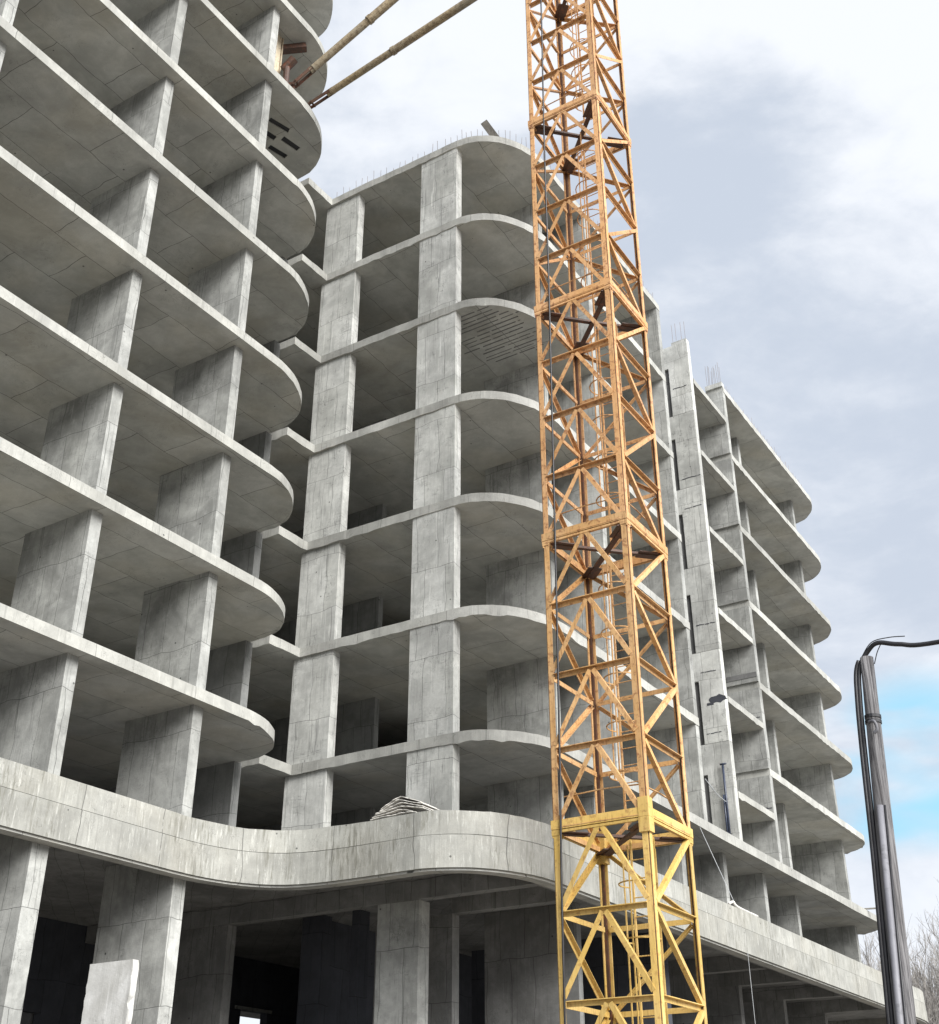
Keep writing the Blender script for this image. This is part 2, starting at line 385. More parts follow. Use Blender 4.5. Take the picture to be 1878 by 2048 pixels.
# centre
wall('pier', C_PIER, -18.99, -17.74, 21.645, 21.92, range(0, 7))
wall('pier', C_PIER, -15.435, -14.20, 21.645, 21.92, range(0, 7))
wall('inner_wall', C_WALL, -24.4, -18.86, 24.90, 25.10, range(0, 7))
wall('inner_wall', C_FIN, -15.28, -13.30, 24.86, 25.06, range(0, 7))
# right wing
wall('cross_wall', C_FIN, -16.0, -12.415, 26.20, 26.45, range(1, 7))
wall('cross_wall', C_FIN, -24.4, -12.415, 31.58, 31.83, range(1, 7))
wall('cross_wall', C_FIN, -24.4, -12.415, 37.58, 37.84, range(1, 7))
wall('cross_wall', C_FIN, -20.0, -13.20, 41.00, 41.24, range(1, 7))
wall('cross_wall', C_FIN, -24.4, -13.10, 47.20, 47.44, range(1, 7))
# tall shaft wall with a slot opening on every storey
for L in range(1, 7):
    q = MB(); z0, z1 = zt(L), zt(L+1)
    if L == 1: z0 = zt(1)
    q.box(-13.20, -12.415, 34.20, 34.46, z0, z1-.012)
    q.box(-24.4, -13.20, 34.20, 34.46, z0+2.05, z1-.012)
    q.obj('shaft_wall', C_PIER, B, org=(-12.4, 34.2, z0))
    MB().box(-24.4, -13.205, 34.29, 34.44, z0+.003, z0+2.045).obj('shaft_opening_shade', C_DARK, B, org=(-13.5, 34.4, z0))  # added dark panel standing in for the shade inside the slot
MB().box(-13.0, -12.42, 34.205, 34.455, zt(7)-.012, zt(7)+.13).obj('shaft_wall_stub', C_PIER, B, org=(-12.4, 34.2, zt(7)))
MB().box(-13.1, -12.42, 37.585, 37.835, zt(7)+.003, zt(7)+.20).obj('wall_stub', C_PIER, B, org=(-12.4, 37.6, zt(7)))
# first storey of the right wing, set back
for y0, y1, xf in ((26.2,26.45,-13.08),(31.33,31.62,-13.08), (34.44,34.70,-13.08), (37.72,38.00,-13.08), (41.60,41.84,-13.36), (48.2,48.46,-13.34)):
    MB().box(-17.0 if y0 < 45 else -24.4, xf, y0, y1, Z0, zu(1)).obj('cross_wall', C_FIN, B, org=(xf, y0, Z0))
# spine walls deep inside (rooms read dark)
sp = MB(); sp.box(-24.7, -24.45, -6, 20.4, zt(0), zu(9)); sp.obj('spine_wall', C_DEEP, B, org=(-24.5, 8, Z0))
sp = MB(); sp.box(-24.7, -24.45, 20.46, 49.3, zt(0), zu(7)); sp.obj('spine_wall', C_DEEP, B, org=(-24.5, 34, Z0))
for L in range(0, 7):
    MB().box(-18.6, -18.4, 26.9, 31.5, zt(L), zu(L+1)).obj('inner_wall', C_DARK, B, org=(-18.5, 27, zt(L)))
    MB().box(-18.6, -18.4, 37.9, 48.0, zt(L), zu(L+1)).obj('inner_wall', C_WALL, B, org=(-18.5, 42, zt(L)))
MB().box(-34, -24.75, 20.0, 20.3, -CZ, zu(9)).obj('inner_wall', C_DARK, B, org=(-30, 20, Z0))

# parapet band
ppath = [(-16.95,-6),(-16.95,16.3),(-16.93,16.85),(-16.85,17.33),(-16.67,17.83),(-16.36,18.27),(-15.92,18.56),(-15.3,18.70),(-14.5,18.745),(-13.5,18.745),(-13.02,18.75),
         (-12.72,18.83),(-12.42,18.98),(-12.15,19.17),(-11.95,19.40),(-11.76,19.68),(-11.61,20.02),(-11.48,20.42),(-11.42,20.85),(-11.42,21.8),(-11.44,48.2),(-11.50,49.4),(-11.75,50.4),(-12.3,51.0),(-13.2,51.3),(-14.5,51.35),(-22,51.35)]
def smooth_path(p):
    out = [p[0]]
    for i in range(1, len(p)-1):
        if i == 10: out.append(p[i]); continue
        a, b, c = Vector(p[i-1]), Vector(p[i]), Vector(p[i+1])
        if (a-b).length > 3 or (c-b).length > 3: out.append(p[i]); continue
        out += [tuple(b+(a-b)*.25), tuple(b+(c-b)*.25)]
    return out+[p[-1]]
def band(path, z0, z1, inset, thick, seed, ragged=.012, lip=.0):
    P = resample(smooth_path(path), .25, closed=False); n = len(P); mb = MB(); rg = random.Random(seed)
    vs, uv = [], []; s_ = 0; v = 0; u_ = 0
    for i in range(n):
        a, b = Vector(P[max(0, i-1)]), Vector(P[min(n-1, i+1)]); d = (b-a).normalized(); nr = Vector((d.y, -d.x)); p = Vector(P[i])
        if i: s_ += (Vector(P[i])-Vector(P[i-1])).length
        v = v*.5+rg.uniform(-1, 1)*.6; u_ = u_*.5+rg.uniform(-1, 1)*.6
        o = p-nr*inset+nr*u_*.004; q = p-nr*(inset+thick)
        for pp, z in ((o, z0+lip*v), (o, z1+ragged*v), (q, z1+ragged*v), (q, z0)): vs.append((pp.x, pp.y, z)); uv.append((s_, z))
    fs = []
    for i in range(n-1):
        for k in range(4): a, b = i*4+k, i*4+(k+1) % 4; fs.append((a, a+4, b+4, b))
    fs += [(0, 1, 2, 3), ((n-1)*4+3, (n-1)*4+2, (n-1)*4+1, (n-1)*4)]
    mb.add(vs, fs); mb.uv = uv; return mb
band(ppath, 5.03, 5.632, 0, .20, 3, .004).obj('parapet_lower_course', C_PAR, B, org=(-13, 20, 5.03))
band(ppath, 5.646, 6.09, .012, .17, 5, .014).obj('parapet_upper_course', C_PAR, B, org=(-13, 20, 5.65))
band(ppath, 4.985, 5.026, .05, .26, 8, .0).obj('parapet_drip_edge', C_EDGE, B, org=(-13, 20, 5.0))
inner = []
PP = resample(smooth_path(ppath), .5, closed=False)
for i, p in enumerate(PP):
    a, b = Vector(PP[max(0, i-1)]), Vector(PP[min(len(PP)-1, i+1)]); d = (b-a).normalized(); inner.append(tuple(Vector(p)-Vector((d.y, -d.x))*.205))
slab(inner + [(-34, 51.1), (-34, -6)], zt(0), TH, rough=0, lip=0, step=1.0, seed=99).obj('floor_slab', C_GRND, B, org=(-14, 20, Z0))

# ground storey: walls, columns, beams
def gw(name, material, x0, x1, y0, y1, z1=5.42, z0=-CZ):
    return MB().box(x0, x1, y0, y1, z0, z1).obj(name, material, B, org=((x0+x1)/2, y0, z0))
gw('ground_floor_wall', C_FIN, -19.15, -17.25, 16.72, 17.05); gw('ground_floor_wall', C_FIN, -19.15, -17.25, 13.40, 13.76)
gw('ground_floor_wall', C_FIN, -19.15, -17.25, 9.1, 9.45)
gw('column', C_FIN, -15.64, -14.60, 21.03, 21.42, 5.02)
gw('column', C_GRND, -16.9, -14.86, 22.68, 22.95, 5.02)
gw('column', C_GRND, -21.3, -19.80, 21.02, 21.3, 5.02)
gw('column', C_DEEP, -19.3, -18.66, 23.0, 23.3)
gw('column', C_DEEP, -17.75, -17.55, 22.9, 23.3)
gw('beam', C_GRND, -24.4, -11.66, 20.98, 21.25, 5.42, 5.024); gw('beam', C_GRND, -14.86, -11.64, 22.65, 22.93, 5.42, 5.022)
gw('beam', C_GRND, -11.95, -11.66, 21.3, 50, 5.42, 5.05)
for i, y0 in enumerate((33.70, 36.60, 40.45, 44.60)):
    gw('beam', C_GRND, -24.4, -11.96, y0, y0+.30, 5.42, 5.03)
    gw('column', C_GRND, -18.5, -13.82, y0+.02, y0+.28, 5.03)
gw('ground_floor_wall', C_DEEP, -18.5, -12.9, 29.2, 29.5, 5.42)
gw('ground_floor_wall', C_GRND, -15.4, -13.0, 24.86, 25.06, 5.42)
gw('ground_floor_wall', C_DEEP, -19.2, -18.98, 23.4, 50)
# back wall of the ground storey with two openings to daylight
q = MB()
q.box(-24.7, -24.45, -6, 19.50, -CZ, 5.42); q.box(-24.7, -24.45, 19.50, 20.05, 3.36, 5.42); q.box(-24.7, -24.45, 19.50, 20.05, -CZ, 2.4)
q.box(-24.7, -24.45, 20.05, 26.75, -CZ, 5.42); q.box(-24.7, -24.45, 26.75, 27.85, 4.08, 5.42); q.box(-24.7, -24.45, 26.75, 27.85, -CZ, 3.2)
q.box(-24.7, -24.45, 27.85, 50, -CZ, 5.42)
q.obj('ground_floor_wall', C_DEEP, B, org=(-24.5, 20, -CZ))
MB().box(-24.44, -24.40, 26.5, 28.0, 4.08, 4.16).obj('lintel', C_FIN, B, org=(-24.4, 27, 4.1))

# rebar: starter bars along the roof edge, on the pier heads
rb0 = None; nreb = 0
def rebar(x, y, z, h, lean=(0, 0)):
    global rb0, nreb
    if rb0 is None:
        rb0 = MB().tube([(x, y, z), (x, y, z+1)], .0065, 5).obj('rebar', STEEL, B, org=(x, y, z)); o = rb0
    else: o = copy(rb0, (x, y, z), B)
    o.scale = (1, 1, h); o.rotation_euler = (lean[0], lean[1], 0); nreb += 1
rg = random.Random(4)
edge = resample([(-18.66, 21.7)] + [(x-.09*math.cos(R(-90+i*5)), y+.12) for i, (x, y) in enumerate(arcm)] + [(-12.52, 31.6)], .235, closed=False)
for x, y in edge[:78]: rebar(x+rg.uniform(-.02, .02), y+rg.uniform(-.02, .02), zt(7)-.02, rg.uniform(.30, .52), (rg.uniform(-.06, .06), rg.uniform(-.06, .06)))
for x in (-12.5, -12.62, -12.8, -12.95): rebar(x, 34.3+rg.uniform(-.08, .08), zt(7)+.2, rg.uniform(.75, 1.0))
for i in range(10): rebar(-12.5-.06*i+rg.uniform(-.02, .02), 37.7+rg.uniform(-.09, .09), zt(7)+.18, rg.uniform(.75, 1.05), (rg.uniform(-.05, .05), rg.uniform(-.05, .05)))
for i in range(4): rebar(-12.6-.1*i, 31.7, zt(7)-.02, rg.uniform(.5, .9))
fr = MB()
for y in [38+.19*i for i in range(50)]:
    x = -12.5-rg.uniform(0, .05); h_ = rg.uniform(.25, .5); fr.tube([(x, y, zt(7)-.02), (x+rg.uniform(-.02, .02), y+rg.uniform(-.03, .03), zt(7)+h_)], .006, 4)
o = fr.obj('thin_rebar', STEEL, B, org=(-12.5, 40, zt(7))); o['kind'] = 'stuff'
# rough patch on the landing-bay wall
MB().box(-13.5, -12.43, 37.565, 37.577, zt(4)-2.86+.02, zt(4)-2.86+.19).obj('mortar_patch', C_DARK, B, org=(-13, 37.56, zt(3)))

q = MB(); rgq = random.Random(3); cx0, cz0 = -12.62, 13.02; n = 14
ringp = [(cx0+(.17+.10*rgq.random())*math.cos(2*math.pi*i/n)*1.3, cz0+(.09+.08*rgq.random())*math.sin(2*math.pi*i/n)) for i in range(n)]
q.add([(x, 34.196, z) for x, z in ringp]+[(x, 34.199, z) for x, z in ringp], [tuple(range(n))]+[(i, i+n, (i+1) % n+n, (i+1) % n) for i in range(n)])
q.box(-13.0, -12.78, 34.195, 34.199, 12.86, 12.94); q.obj('broken_out_patch', C_DEEP, B, org=(-12.6, 34.2, 13))
for L, zz, w_ in ((6, 1.1, .5), (5, .35, .62), (4, 2.2, .55), (3, .9, .6), (2, .3, .5), (2, 2.3, .4)):
    rgq.uniform(0, 1); q = MB(); xx = -13.1
    while xx < -13.1+w_: xn = xx+rgq.uniform(.06, .16); dz_ = rgq.uniform(-.012, .012); q.box(xx, xn, 34.192, 34.199, zt(L)+zz+dz_, zt(L)+zz+dz_+rgq.uniform(.012, .03)); xx = xn+rgq.choice((0.002, 0.002, .03))
    q.obj('pour_joint_scar', C_DEEP, B, org=(-12.9, 34.19, zt(L)+zz))
for L, zz in ((6, -1.9+.55), (5, -1.9+.6), (3, -1.9+.62), (2, -1.9+.6)):
    q = MB(); xx = -13.3
    while xx < -12.55: xn = xx+rgq.uniform(.08, .2); q.box(xx, xn, 37.572, 37.579, zt(L)+zz+rgq.uniform(-.01, .01), zt(L)+zz+rgq.uniform(.02, .045)); xx = xn+rgq.choice((.002, .002, .05))
    q.obj('pour_joint_scar', C_DEEP, B, org=(-12.9, 37.57, zt(L)+zz))

# ---------------------------------------------------------------- tower crane mast
h = 1.45
LX, RX, FY, BY = -7.115*h, -5.92*h, 13.21*h, 14.42*h
leg = {'l': (LX, FY), 'f': (RX, FY), 'r': (RX, BY), 'b': (LX, BY)}
cx, cy = (LX+RX)/2, (FY+BY)/2
nz = lambda i: 1.757*h+i*h
CR = thing('tower_crane', 'rusty orange and yellow lattice tower crane mast standing in front of the concrete building', 'crane', (cx, cy, -CZ))
bs = MB(); bs.box(cx-1.7, cx+1.7, cy-1.7, cy+1.7, -CZ, -CZ+.5); bs.obj('crane_base', C_ROUGH, CR, org=(cx, cy, -CZ))
LW = .130
def P3(k, i, dz=0): x, y = leg[k]; return Vector((x, y, nz(i)+dz))
ins = {'l': (1, 1), 'f': (-1, 1), 'r': (-1, -1), 'b': (1, -1)}
faces = [('l', 'f', (0, -1, 0)), ('f', 'r', (1, 0, 0)), ('r', 'b', (0, 1, 0)), ('b', 'l', (-1, 0, 0))]
def mast_section(i0, i1, pt, foot=None):
    zlo = nz(i0) if foot is None else foot; zhi = nz(i1)
    # section body: the deep ring beam that closes its top
    e0, e1 = .085, .055; q = MB(); vs = []
    for z in (zhi+.006, zhi+.170):
        for e in (e0, e1):
            vs += [(LX-e, FY-e, z), (RX+e, FY-e, z), (RX+e, BY+e, z), (LX-e, BY+e, z)]
    fs = []
    for k in range(4):
        m_ = (k+1) % 4
        fs += [(k, m_, 8+m_, 8+k), (4+m_, 4+k, 12+k, 12+m_), (8+k, 8+m_, 12+m_, 12+k), (m_, k, 4+k, 4+m_)]
    sec = q.add(vs, fs).obj('mast_section', pt, CR, org=(cx, cy, zlo))
    q = MB(); e0, e1 = .080, .03; vs = []
    for z in (zhi-.055, zhi-.010):
        for e in (e0, e1): vs += [(LX-e, FY-e, z), (RX+e, FY-e, z), (RX+e, BY+e, z), (LX-e, BY+e, z)]
    q.add(vs, fs).obj('flange_ring', pt, sec, org=(cx, cy, zhi))
    for k, (sx_, sy_) in ins.items():
        x, y = leg[k]; q = MB()
        cw = .10 if pt is P_YE and k in 'fb' else .078
        q.box(x-cw, x+cw, y-cw, y+cw, zhi-(.26 if cw > .09 else .10), zhi-.003); q.box(x-cw+.004, x+cw-.004, y-cw+.004, y+cw-.004, zhi+.003, zhi+(.34 if cw > .09 else .12))
        for a_ in range(4): q.tube([(x+(cw+.005)*math.cos(R(45+90*a_)), y+(cw+.005)*math.sin(R(45+90*a_)), zhi-.14), (x+(cw+.005)*math.cos(R(45+90*a_)), y+(cw+.005)*math.sin(R(45+90*a_)), zhi+.15)], .016, 6)
        q.obj('chord_collar', P_JT if pt is P_OR else pt, sec, org=(x, y, zhi))
    for k, (sx_, sy_) in ins.items():
        x, y = leg[k]; q = MB(); t_ = .020; w2 = LW
        # chord: two plates with a dark groove at the outer corner, rusty core behind
        x0, x1 = (x-w2/2, x+w2/2); y0, y1 = (y-w2/2, y+w2/2); gv = .026
        a0, a1 = zlo+.008, zhi-.008
        xa, xb = (x0+gv, x1) if sx_ > 0 else (x0, x1-gv)
        if sy_ > 0: q.box(xa, xb, y0, y0+t_, a0, a1)
        else: q.box(xa, xb, y1-t_, y1, a0, a1)
        ya, yb = (y0+gv, y1) if sy_ > 0 else (y0, y1-gv)
        if sx_ > 0: q.box(x0, x0+t_, ya, yb, a0, a1)
        else: q.box(x1-t_, x1, ya, yb, a0, a1)
        ch = q.obj('chord', pt, sec, org=(x, y, zlo))
        c0, c1 = (x0+.012, x0+.075) if sx_ > 0 else (x1-.075, x1-.012); d0_, d1_ = (y0+.012, y0+.075) if sy_ > 0 else (y1-.075, y1-.012)
        MB().box(c0+.0, c1, d0_, d1_, a0+.001, a1-.001).obj('chord_core', P_RU, sec, org=(x, y, zlo))
    for i in range(i0, i1+1):
        for a, b, nrm in faces:
            pa, pb = P3(a, i), P3(b, i); d = (pb-pa).normalized(); pa2 = pa+d*.06; pb2 = pb-d*.06
            o_ = Vector(nrm)*.045
            if i == i1 or (i == i0):
                if i == i1:
                    continue
            MB().angle(pa2+o_, pb2+o_, .092, .014, flip=-1).obj('horizontal_brace', pt, sec, org=tuple((pa+pb)/2))
    if i1 < 24:
        for a, b in (('b', 'f'), ('l', 'r')):
            pa, pb = P3(a, i1, -.10 if a == 'b' else -.04), P3(b, i1, -.10 if a == 'b' else -.04); d = (pb-pa).normalized()
            q = MB(); q.beam(pa+d*.05, pb-d*.05, .10, .05); m_ = (pa+pb)/2
            for e, s_ in ((pa, 1), (pb, -1)):      # gusset plates at the corners
                e2 = e+d*s_*.55; q.beam(e+d*s_*.03, e2, .30, .02)
            q.obj('plan_brace', P_RU, sec, org=tuple(m_))
    for i in range(i0, i1):
        # front face: inverted V from mid-length of the upper horizontal
        mid = (P3('l', i+1)+P3('f', i+1))/2+Vector((0, -.03, -.03))
        for k, s_ in (('l', 1), ('f', -1)):
            e = P3(k, i, .10)+Vector((s_*.05, -.03, 0)); MB().angle(mid+Vector((-s_*.03, 0, 0)), e, .088, .013, upv=(0, -1, 0), flip=s_).obj('diagonal_brace', pt, sec, org=tuple((mid+e)/2))
        ev = i % 2 == 0
        def dg(a, ia, b, ib, o_):
            pa, pb = P3(a, ia), P3(b, ib); d = (pb-pa).normalized(); pa += d*.09; pb -= d*.09
            MB().angle(pa+Vector(o_), pb+Vector(o_), .085, .013, upv=tuple(Vector(o_).normalized())).obj('diagonal_brace', pt, sec, org=tuple((pa+pb)/2))
        if ev: dg('f', i+1, 'r', i, (.03, 0, 0)); dg('r', i+1, 'b', i, (0, .03, 0)); dg('l', i+1, 'b', i, (-.03, 0, 0))
        else: dg('r', i+1, 'f', i, (.03, 0, 0)); dg('b', i+1, 'r', i, (0, .03, 0)); dg('b', i+1, 'l', i, (-.03, 0, 0))
    # ladder inside, shifted sideways from section to section
    sh = 0 if (i0//4) % 2 else -.06
    xl, xr, yl = -9.44+sh, -8.99+sh, 20.30; z0 = (-CZ+.5 if foot is not None else zlo+.15); z1 = zhi-.05
    q = MB(); q.beam((xl, yl, z0), (xl, yl, z1), .035, .035); q.beam((xr, yl, z0), (xr, yl, z1), .035, .035)
    lad = q.obj('ladder', pt, CR, org=(xl, yl, z0))
    n = int((z1-z0)/.33); r0 = None
    for j in range(n):
        zz = z0+.2+j*.33
        if r0 is None: r0 = MB().tube([(xl, yl, zz), (xr, yl, zz)], .011, 6).obj('rung', pt, lad, org=(xl, yl, zz))
        else: copy(r0, (xl, yl, zz), lad)
    hz = z0+.9; h0 = None
    while hz < z1-.2:
        if h0 is None:
            pts = [((xl+xr)/2+.34*math.cos(R(a_)), yl-.28+.34*math.sin(R(a_)), hz) for a_ in range(48, -229, -18)]
            h0 = MB().tube(pts, .014, 5).obj('safety_hoop', pt, lad, org=(xl, yl, hz))
        else: copy(h0, (xl, yl, hz), lad)
        hz += .95
    for a_ in (20, -90, -200):
        x_, y_ = (xl+xr)/2+.34*math.cos(R(a_)), yl-.28+.34*math.sin(R(a_))
        MB().beam((x_, y_, z0+.9), (x_, y_, z1-.25), .022, .022).obj('cage_bar', pt, lad, org=(x_, y_, z0))
    # light rest rails across the mast
    for dz, a, b in ((.62, 'l', 'f'), (.62, 'f', 'r')):
        pa, pb = P3(a, i0, dz), P3(b, i0, dz); q = MB(); ins_ = Vector((cx, cy, 0))
        pa = pa+(Vector((cx, cy, pa.z))-pa)*.12; pb = pb+(Vector((cx, cy, pb.z))-pb)*.12
        q.tube([pa, (pa+pb)/2+Vector((0, 0, .03)), pb], .014, 6); q.obj('guard_rail', pt, sec, org=tuple(pa))
    return sec
mast_section(-2, 2, P_YE, foot=-CZ+.5)
mast_section(2, 6, P_OC)
for i0 in (6, 10, 14, 18): mast_section(i0, i0+4, P_OR)

# black power cable hanging inside the front face
pts = [(-9.86,19.06,34),(-9.89,19.07,27.1),(-9.94,19.08,24.1),(-9.98,19.08,21.2),(-9.99,19.06,18),(-10.04,19.05,14),(-10.10,19.05,10),(-10.17,19.05,6.34),(-10.21,19.04,4.6),(-10.24,19.04,2.3),(-10.25,19.03,-.9),(-10.05,19.0,-1.1)]
def spline(p, k=6):
    p = [Vector(q) for q in p]; out = []
    for i in range(len(p)-1):
        a, b, c, d = p[max(0, i-1)], p[i], p[i+1], p[min(len(p)-1, i+2)]
        for j in range(k):
            t_ = j/k; out.append(.5*((2*b)+(c-a)*t_+(2*a-5*b+4*c-d)*t_*t_+(3*b-a-3*c+d)*t_**3))
    return out+[p[-1]]
tag(MB().tube(spline(pts), .021, 8).obj('power_cable', BLACK, smooth=True, org=(-10.2, 19.0, -1.1)), 'thick black cable hanging down the left leg of the crane mast', 'cable')

# tie bars from the taller wing to the mast
def tie(p0, p1, rad, label):
    p0, p1 = Vector(p0), Vector(p1); d = (p1-p0).normalized()
    q = MB(); a = p0+d*.62; n_ = 40; L_ = (p1-a).length
    q.tube([a, a+d*.12], rad*.7, 16); q.tube([a+d*.12, a+d*2.2], rad*.88, 16); q.tube([a+d*2.2, a+d*2.32], rad*1.12, 16); q.tube([a+d*2.32, p1], rad, 16)
    t_ = thing('tie_bar', label, 'tie bar', tuple(p0), 'tubular tie bars bracing the crane to the building')
    q.obj('tube', P_TIE, t_, org=tuple(p0))
    q = MB(); sd = d.cross(Vector((0, 0, 1))).normalized()
    for s_ in (-1, 1): q.beam(p0+sd*s_*.07, a+d*.25+sd*s_*.07, .02, .13)
    q.tube([p0+d*.12-sd*.12, p0+d*.12+sd*.12], .03, 8); q.obj('fork_end', P_RU, t_, org=tuple(p0))
    q = MB(); q.box(p0.x-.22, p0.x+.10, p0.y-.16, p0.y+.16, 26.665, 26.70); q.box(p0.x-.06, p0.x+.02, p0.y-.03, p0.y+.03, 26.70, p0.z+.05); q.obj('base_plate', P_RU, t_, org=(p0.x, p0.y, 26.67))
tie((-17.12, 17.70, 27.02), (LX, FY, 32.40), .125, 'upper of two dull tubes sloping from the building to the crane, by the rusty clamp')
tie((-17.22, 18.52, 27.02), (LX+.0, FY, 29.05), .115, 'lower of the two dull tubes sloping from the rounded slab end up to the crane')
# rusty anchor frame on that slab
A = thing('anchor_frame', 'cream and rusty steel anchor frame standing on the slab behind the tie bars', 'anchor frame', (-17.6, 18.0, 26.66))
q = MB(); q.box(-17.95, -17.80, 17.55, 17.72, 26.665, 29.42); q.box(-17.99, -17.76, 17.50, 17.53, 26.665, 29.42); q.box(-17.99, -17.76, 17.74, 17.77, 26.665, 29.42); q.obj('post', P_CR, A, org=(-17.9, 17.6, 26.66))
q = MB(); q.beam((-18.1, 17.64, 29.0), (-17.3, 18.25, 29.25), .22, .18); q.obj('head_beam', P_RU, A, org=(-17.8, 17.7, 29.0))
q = MB(); q.tube([(-17.5, 17.75, 26.9), (-17.5, 17.75, 28.1)], .09, 10); q.tube([(-17.62, 17.75, 28.0), (-17.3, 17.80, 28.3)], .14, 10); q.beam((-17.85, 17.66, 27.2), (-17.15, 17.72, 27.1), .12, .12); q.obj('clamp', P_RU, A, org=(-17.5, 17.7, 27))

# ---------------------------------------------------------------- things on and around the building
# stack of bent metal sheets on the parapet
SH = 'bent metal sheets stacked on the parapet'
labs = ['lowest sheet of the bent stack on the parapet', 'second sheet up in the bent stack on the parapet', 'third sheet up in the bent stack on the parapet', 'sheet just under the two topmost ones of the bent stack', 'sheet directly beneath the topmost bent sheet', 'topmost peaked metal sheet of the stack on the parapet']
rg = random.Random(11)
for i, lb in enumerate(labs):
    z = 6.10+.036*i; x0 = -14.22+.05*i+rg.uniform(-.03, .03); x1 = -12.90-.03*i+rg.uniform(-.05, .05) - (.25 if i < 2 else 0); pk = .04+.029*i; mx = -13.55+rg.uniform(-.05, .05)
    q = MB(); n = 16; prof = []
    for j in range(n+1):
        t_ = j/n; x = x0+(x1-x0)*t_; u = 1-abs(x-mx)/((mx-x0) if x < mx else (x1-mx)); prof.append((x, z+pk*max(0, u)**.9+.008*math.sin(9*t_+i)))
    vs = []
    for (x, zz) in prof:
        for y in (18.79-.03*rg.random(), 19.35): vs += [(x, y, zz), (x, y, zz+.012)]
    fs = []
    for j in range(n):
        a = j*4; fs += [(a, a+4, a+6, a+2), (a+1, a+3, a+7, a+5), (a, a+1, a+5, a+4), (a+2, a+6, a+7, a+3)]
    fs += [(0, 2, 3, 1), (n*4, n*4+1, n*4+3, n*4+2)]
    q.add(vs, fs); tag(q.obj('metal_sheet', SHEET, org=(x0, 18.9, z)), lb, 'metal sheet', SH)
q = MB(); q.beam((-13.72, 22.4, 27.86), (-13.20, 22.75, 26.70), .22, .05, upv=(0, -1, .3)); tag(q.obj('wooden_plank', BOARD, org=(-13.2, 22.7, 26.7)), 'dark plank leaning up from the rounded roof edge', 'plank')

# upright weathered concrete slab near the camera
q = MB(); rg = random.Random(5); n = 60
ring = lambda z, s_: [(-9.20+rg.uniform(-.012,.008)+s_, 8.0, z), (-8.640+rg.uniform(-.012,.012)-s_, 8.0, z), (-8.640+rg.uniform(-.008,.008)-s_, 8.07, z), (-9.20+s_, 8.07, z)]
vs = []; zs = [-CZ+.0+(1.69+CZ)*j/(n-1) for j in range(n)]
for j, z in enumerate(zs): vs += ring(z - (0 if j < n-1 else 0), 0)
vs += ring(1.72, .014)
fs = []
for j in range(n):
    for k in range(4): a, b = j*4+k, j*4+(k+1) % 4; fs.append((a, b, b+4, a+4))
fs.append(tuple(n*4+k for k in range(4)))
q.add(vs, fs); tag(q.obj('concrete_post', C_ROUGH, org=(-8.9, 8.1, -CZ)), 'pale weathered upright concrete post in front of the ground floor', 'concrete post')

# pipes and wires on the right wing
q = MB(); q.tube([(-12.66, 34.10, 10.9), (-12.66, 34.10, 8.66)], .035, 10); q.tube([(-12.72, 34.08, 10.0), (-12.72, 34.08, 8.66)], .03, 10); q.tube([(-12.74, 34.10, 10.93), (-12.55, 34.10, 10.93)], .03, 8)
tag(q.obj('drainpipe', PIPEB, smooth=True, org=(-12.66, 34.1, 8.66)), 'dark blue black pipe upright against the shaft wall', 'pipe')
q = MB(); q.tube(spline([(-12.42, 31.95, 9.9), (-12.5, 33.0, 9.72), (-12.66, 34.06, 9.78)]), .012, 6); tag(q.obj('sagging_wire', WIRE, org=(-12.5, 33, 9.7)), 'pale wire running sideways to the dark pipe', 'wire')
q = MB(); q.tube([(-12.45, 31.25, 8.43), (-11.50, 30.95, 6.10)], .0075, 6); tag(q.obj('slanting_wire', WIRE, org=(-11.5, 31, 6.1)), 'thin straight wire slanting from the slab down to the parapet', 'wire')
q = MB(); q.tube([(-11.38, 31.05, 5.03), (-11.38, 31.05, -.9)], .006, 6); tag(q.obj('hanging_wire', WIRE, org=(-11.4, 31, -.9)), 'thin wire hanging straight down from the parapet bottom', 'wire')
q = MB(); q.tube(spline([(-11.56, 30.55, 6.16), (-11.52, 30.75, 6.24), (-11.50, 31.0, 6.15), (-11.50, 32.4, 6.13)]), .035, 8); tag(q.obj('short_pipe', SHEET, smooth=True, org=(-11.5, 31, 6.15)), 'short grey pipe with bent end lying on the parapet', 'pipe')
q = MB(); q.beam((-12.9, 46.6, 8.70), (-12.05, 46.9, 8.72), .06, .05); tag(q.obj('timber_offcut', BOARD, org=(-12.5, 46.7, 8.7)), 'small timber offcut poking over the lowest slab edge at far right', 'timber')

# ---------------------------------------------------------------- utility pole
PD = 14
pt_, pb_ = Vector((-3.175, 13.64, 5.33)), Vector((-3.50, 13.56, -.5)); pdir = (pt_-pb_).normalized(); pbase = pb_-pdir*((pb_.z+CZ)/pdir.z)
UP = thing('utility_pole', 'weathered grey wooden utility pole leaning at the right edge', 'utility pole', tuple(pbase))
q = MB(); q.tube([pbase+(pt_-pbase)*t_ for t_ in [i/12 for i in range(13)]], .145, 14, r1=.075); po = q.obj('pole', WOOD, UP, smooth=True, org=tuple(pbase))
sd = Vector((.97, -.24, 0)); bk = Vector((-.24, -.97, 0))
for dd, nm in ((.78, 'steel_band'), (.72, 'steel_band')):
    c_ = pt_-pdir*dd; MB().tube([c_-pdir*.018, c_+pdir*.018], .094, 14).obj(nm, BLACK, UP, org=tuple(c_))
c_ = pt_-pdir*.80; MB().tube(spline([c_+sd*.0+bk*.10, c_+sd*.08+bk*.13-pdir*.02, c_+sd*.10+bk*.12-pdir*.11, c_+sd*.06+bk*.12-pdir*.15]), .018, 8).obj('hook', GALV, UP, smooth=True, org=tuple(c_))
c_ = pt_-pdir*1.75
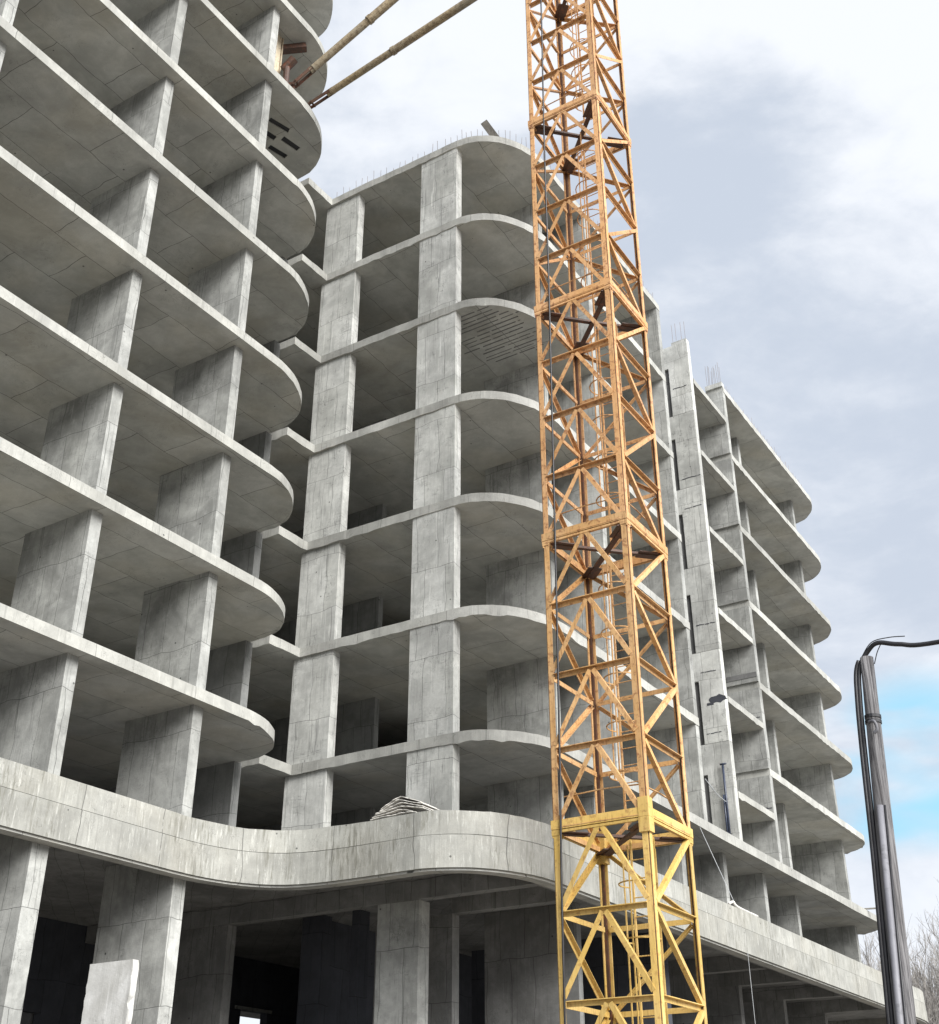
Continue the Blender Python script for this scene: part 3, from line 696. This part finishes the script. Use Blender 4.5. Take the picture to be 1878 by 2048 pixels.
q = MB(); q.tube([c_+sd*.02+bk*.085, pbase-sd*.005+bk*.16], .036, 10); q.obj('conduit', GALV, UP, smooth=True, org=tuple(pbase))
q = MB(); q.tube([c_+sd*.062+bk*.06, pbase+sd*.055+bk*.14], .014, 8); q.obj('conduit', BLACK, UP, smooth=True, org=tuple(pbase))  # added black strip standing in for the dark gap beside the conduit
# cable that climbs the pole and leaves to the right
cb = spline([pbase-sd*.10+bk*.09, pt_-pdir*5.2-sd*.088+bk*.10, pt_-pdir*3.4-sd*.095+bk*.08, pt_-pdir*2.2-sd*.100+bk*.06, pt_-pdir*1.1-sd*.115+bk*.05, pt_-pdir*.5-sd*.11+bk*.05, pt_-pdir*.12-sd*.09+bk*.03, pt_+pdir*.07+sd*.02, pt_+pdir*.14+sd*.16, Vector((-2.78, 13.6, 5.40)), Vector((-2.34, 13.6, 5.33)), Vector((-.5, 13.3, 5.22)), Vector((4, 13, 5.5)), Vector((12, 12, 6.8))], 8)
q = MB(); q.tube(cb, .028, 8); q.tube([p+Vector((-.028, -.03, .0)) for p in cb[:52]], .022, 7)
oc = q.obj('overhead_cable', BLACK, smooth=True, org=tuple(pbase)); tag(oc, 'thick black cable climbing the left side of the wooden pole and leaving right', 'cable')
q = MB(); q.tube(spline([pt_+pdir*.02-sd*.05+bk*.02, pt_+pdir*.17+sd*.08, pt_+pdir*.165+sd*.30, pt_+pdir*.12+sd*.50]), .006, 6); q.tube(spline([pt_-pdir*.1+sd*.09, pt_+pdir*.03+sd*.14, pt_+pdir*.12+sd*.2]), .006, 6)
tag(q.obj('thin_service_wire', BLACK, org=tuple(pt_)), 'thin wire looping over the top of the wooden pole', 'wire')

# ---------------------------------------------------------------- bare trees
def bare_tree(x, y, hgt, seed, label, spread=.42):
    rg = random.Random(seed); tr = MB(); tw = MB(); twn = [0]
    def br(p, d, L, r, depth):
        n = 4 if depth < 3 else 3; pts = [p]; q = p; dd = d
        for i in range(n):
            dd = (dd+Vector((rg.uniform(-1,1), rg.uniform(-1,1), rg.uniform(-.4,.9)))*.16).normalized(); q = q+dd*L/n; pts.append(q)
        (tr if depth < 3 else tw).tube(pts, r, 7 if depth < 2 else 4 if depth < 4 else 3, r1=r*.55, cap=False)
        if depth >= 5: return
        k = (5, 5, 6, 5, 4)[depth]
        for j in range(k):
            t_ = rg.uniform(.25, 1) if j else 1.0; ii = min(n-1, int(t_*n)); base = pts[ii]+(pts[ii+1]-pts[ii])*(t_*n-ii) if ii < n else pts[-1]
            ax = Vector((rg.uniform(-1,1), rg.uniform(-1,1), rg.uniform(-.2,1.0))).normalized()
            nd = (dd+ax*(spread*1.6)).normalized()
            br(base, nd, L*rg.uniform(.52, .74), max(.008, r*rg.uniform(.42, .6)), depth+1)
    t_ = thing('bare_tree', label, 'tree', (x, y, -CZ), 'bare winter trees beyond the building')
    br(Vector((x, y, -CZ)), Vector((rg.uniform(-.08,.08), rg.uniform(-.08,.08), 1)), hgt*.42, .17, 0)
    tr.obj('trunk', BARK, t_, org=(x, y, -CZ)); tw.obj('crown', BARK, t_, org=(x, y, -CZ))
bare_tree(-14.6, 62, 13.5, 21, 'tall bare tree just right of the wooden pole')
bare_tree(-12.0, 58, 12.0, 22, 'bare tree cut off by the right edge of the picture')
bare_tree(-18.6, 68, 12.5, 23, 'bare tree showing between the last floor slab and the pole')
bare_tree(-16.6, 74, 14.0, 24, 'farthest bare tree hidden largely behind the pole', .5)
bare_tree(-13.2, 70, 14.5, 25, 'thin twiggy bare tree standing behind the other two at far right', .5)
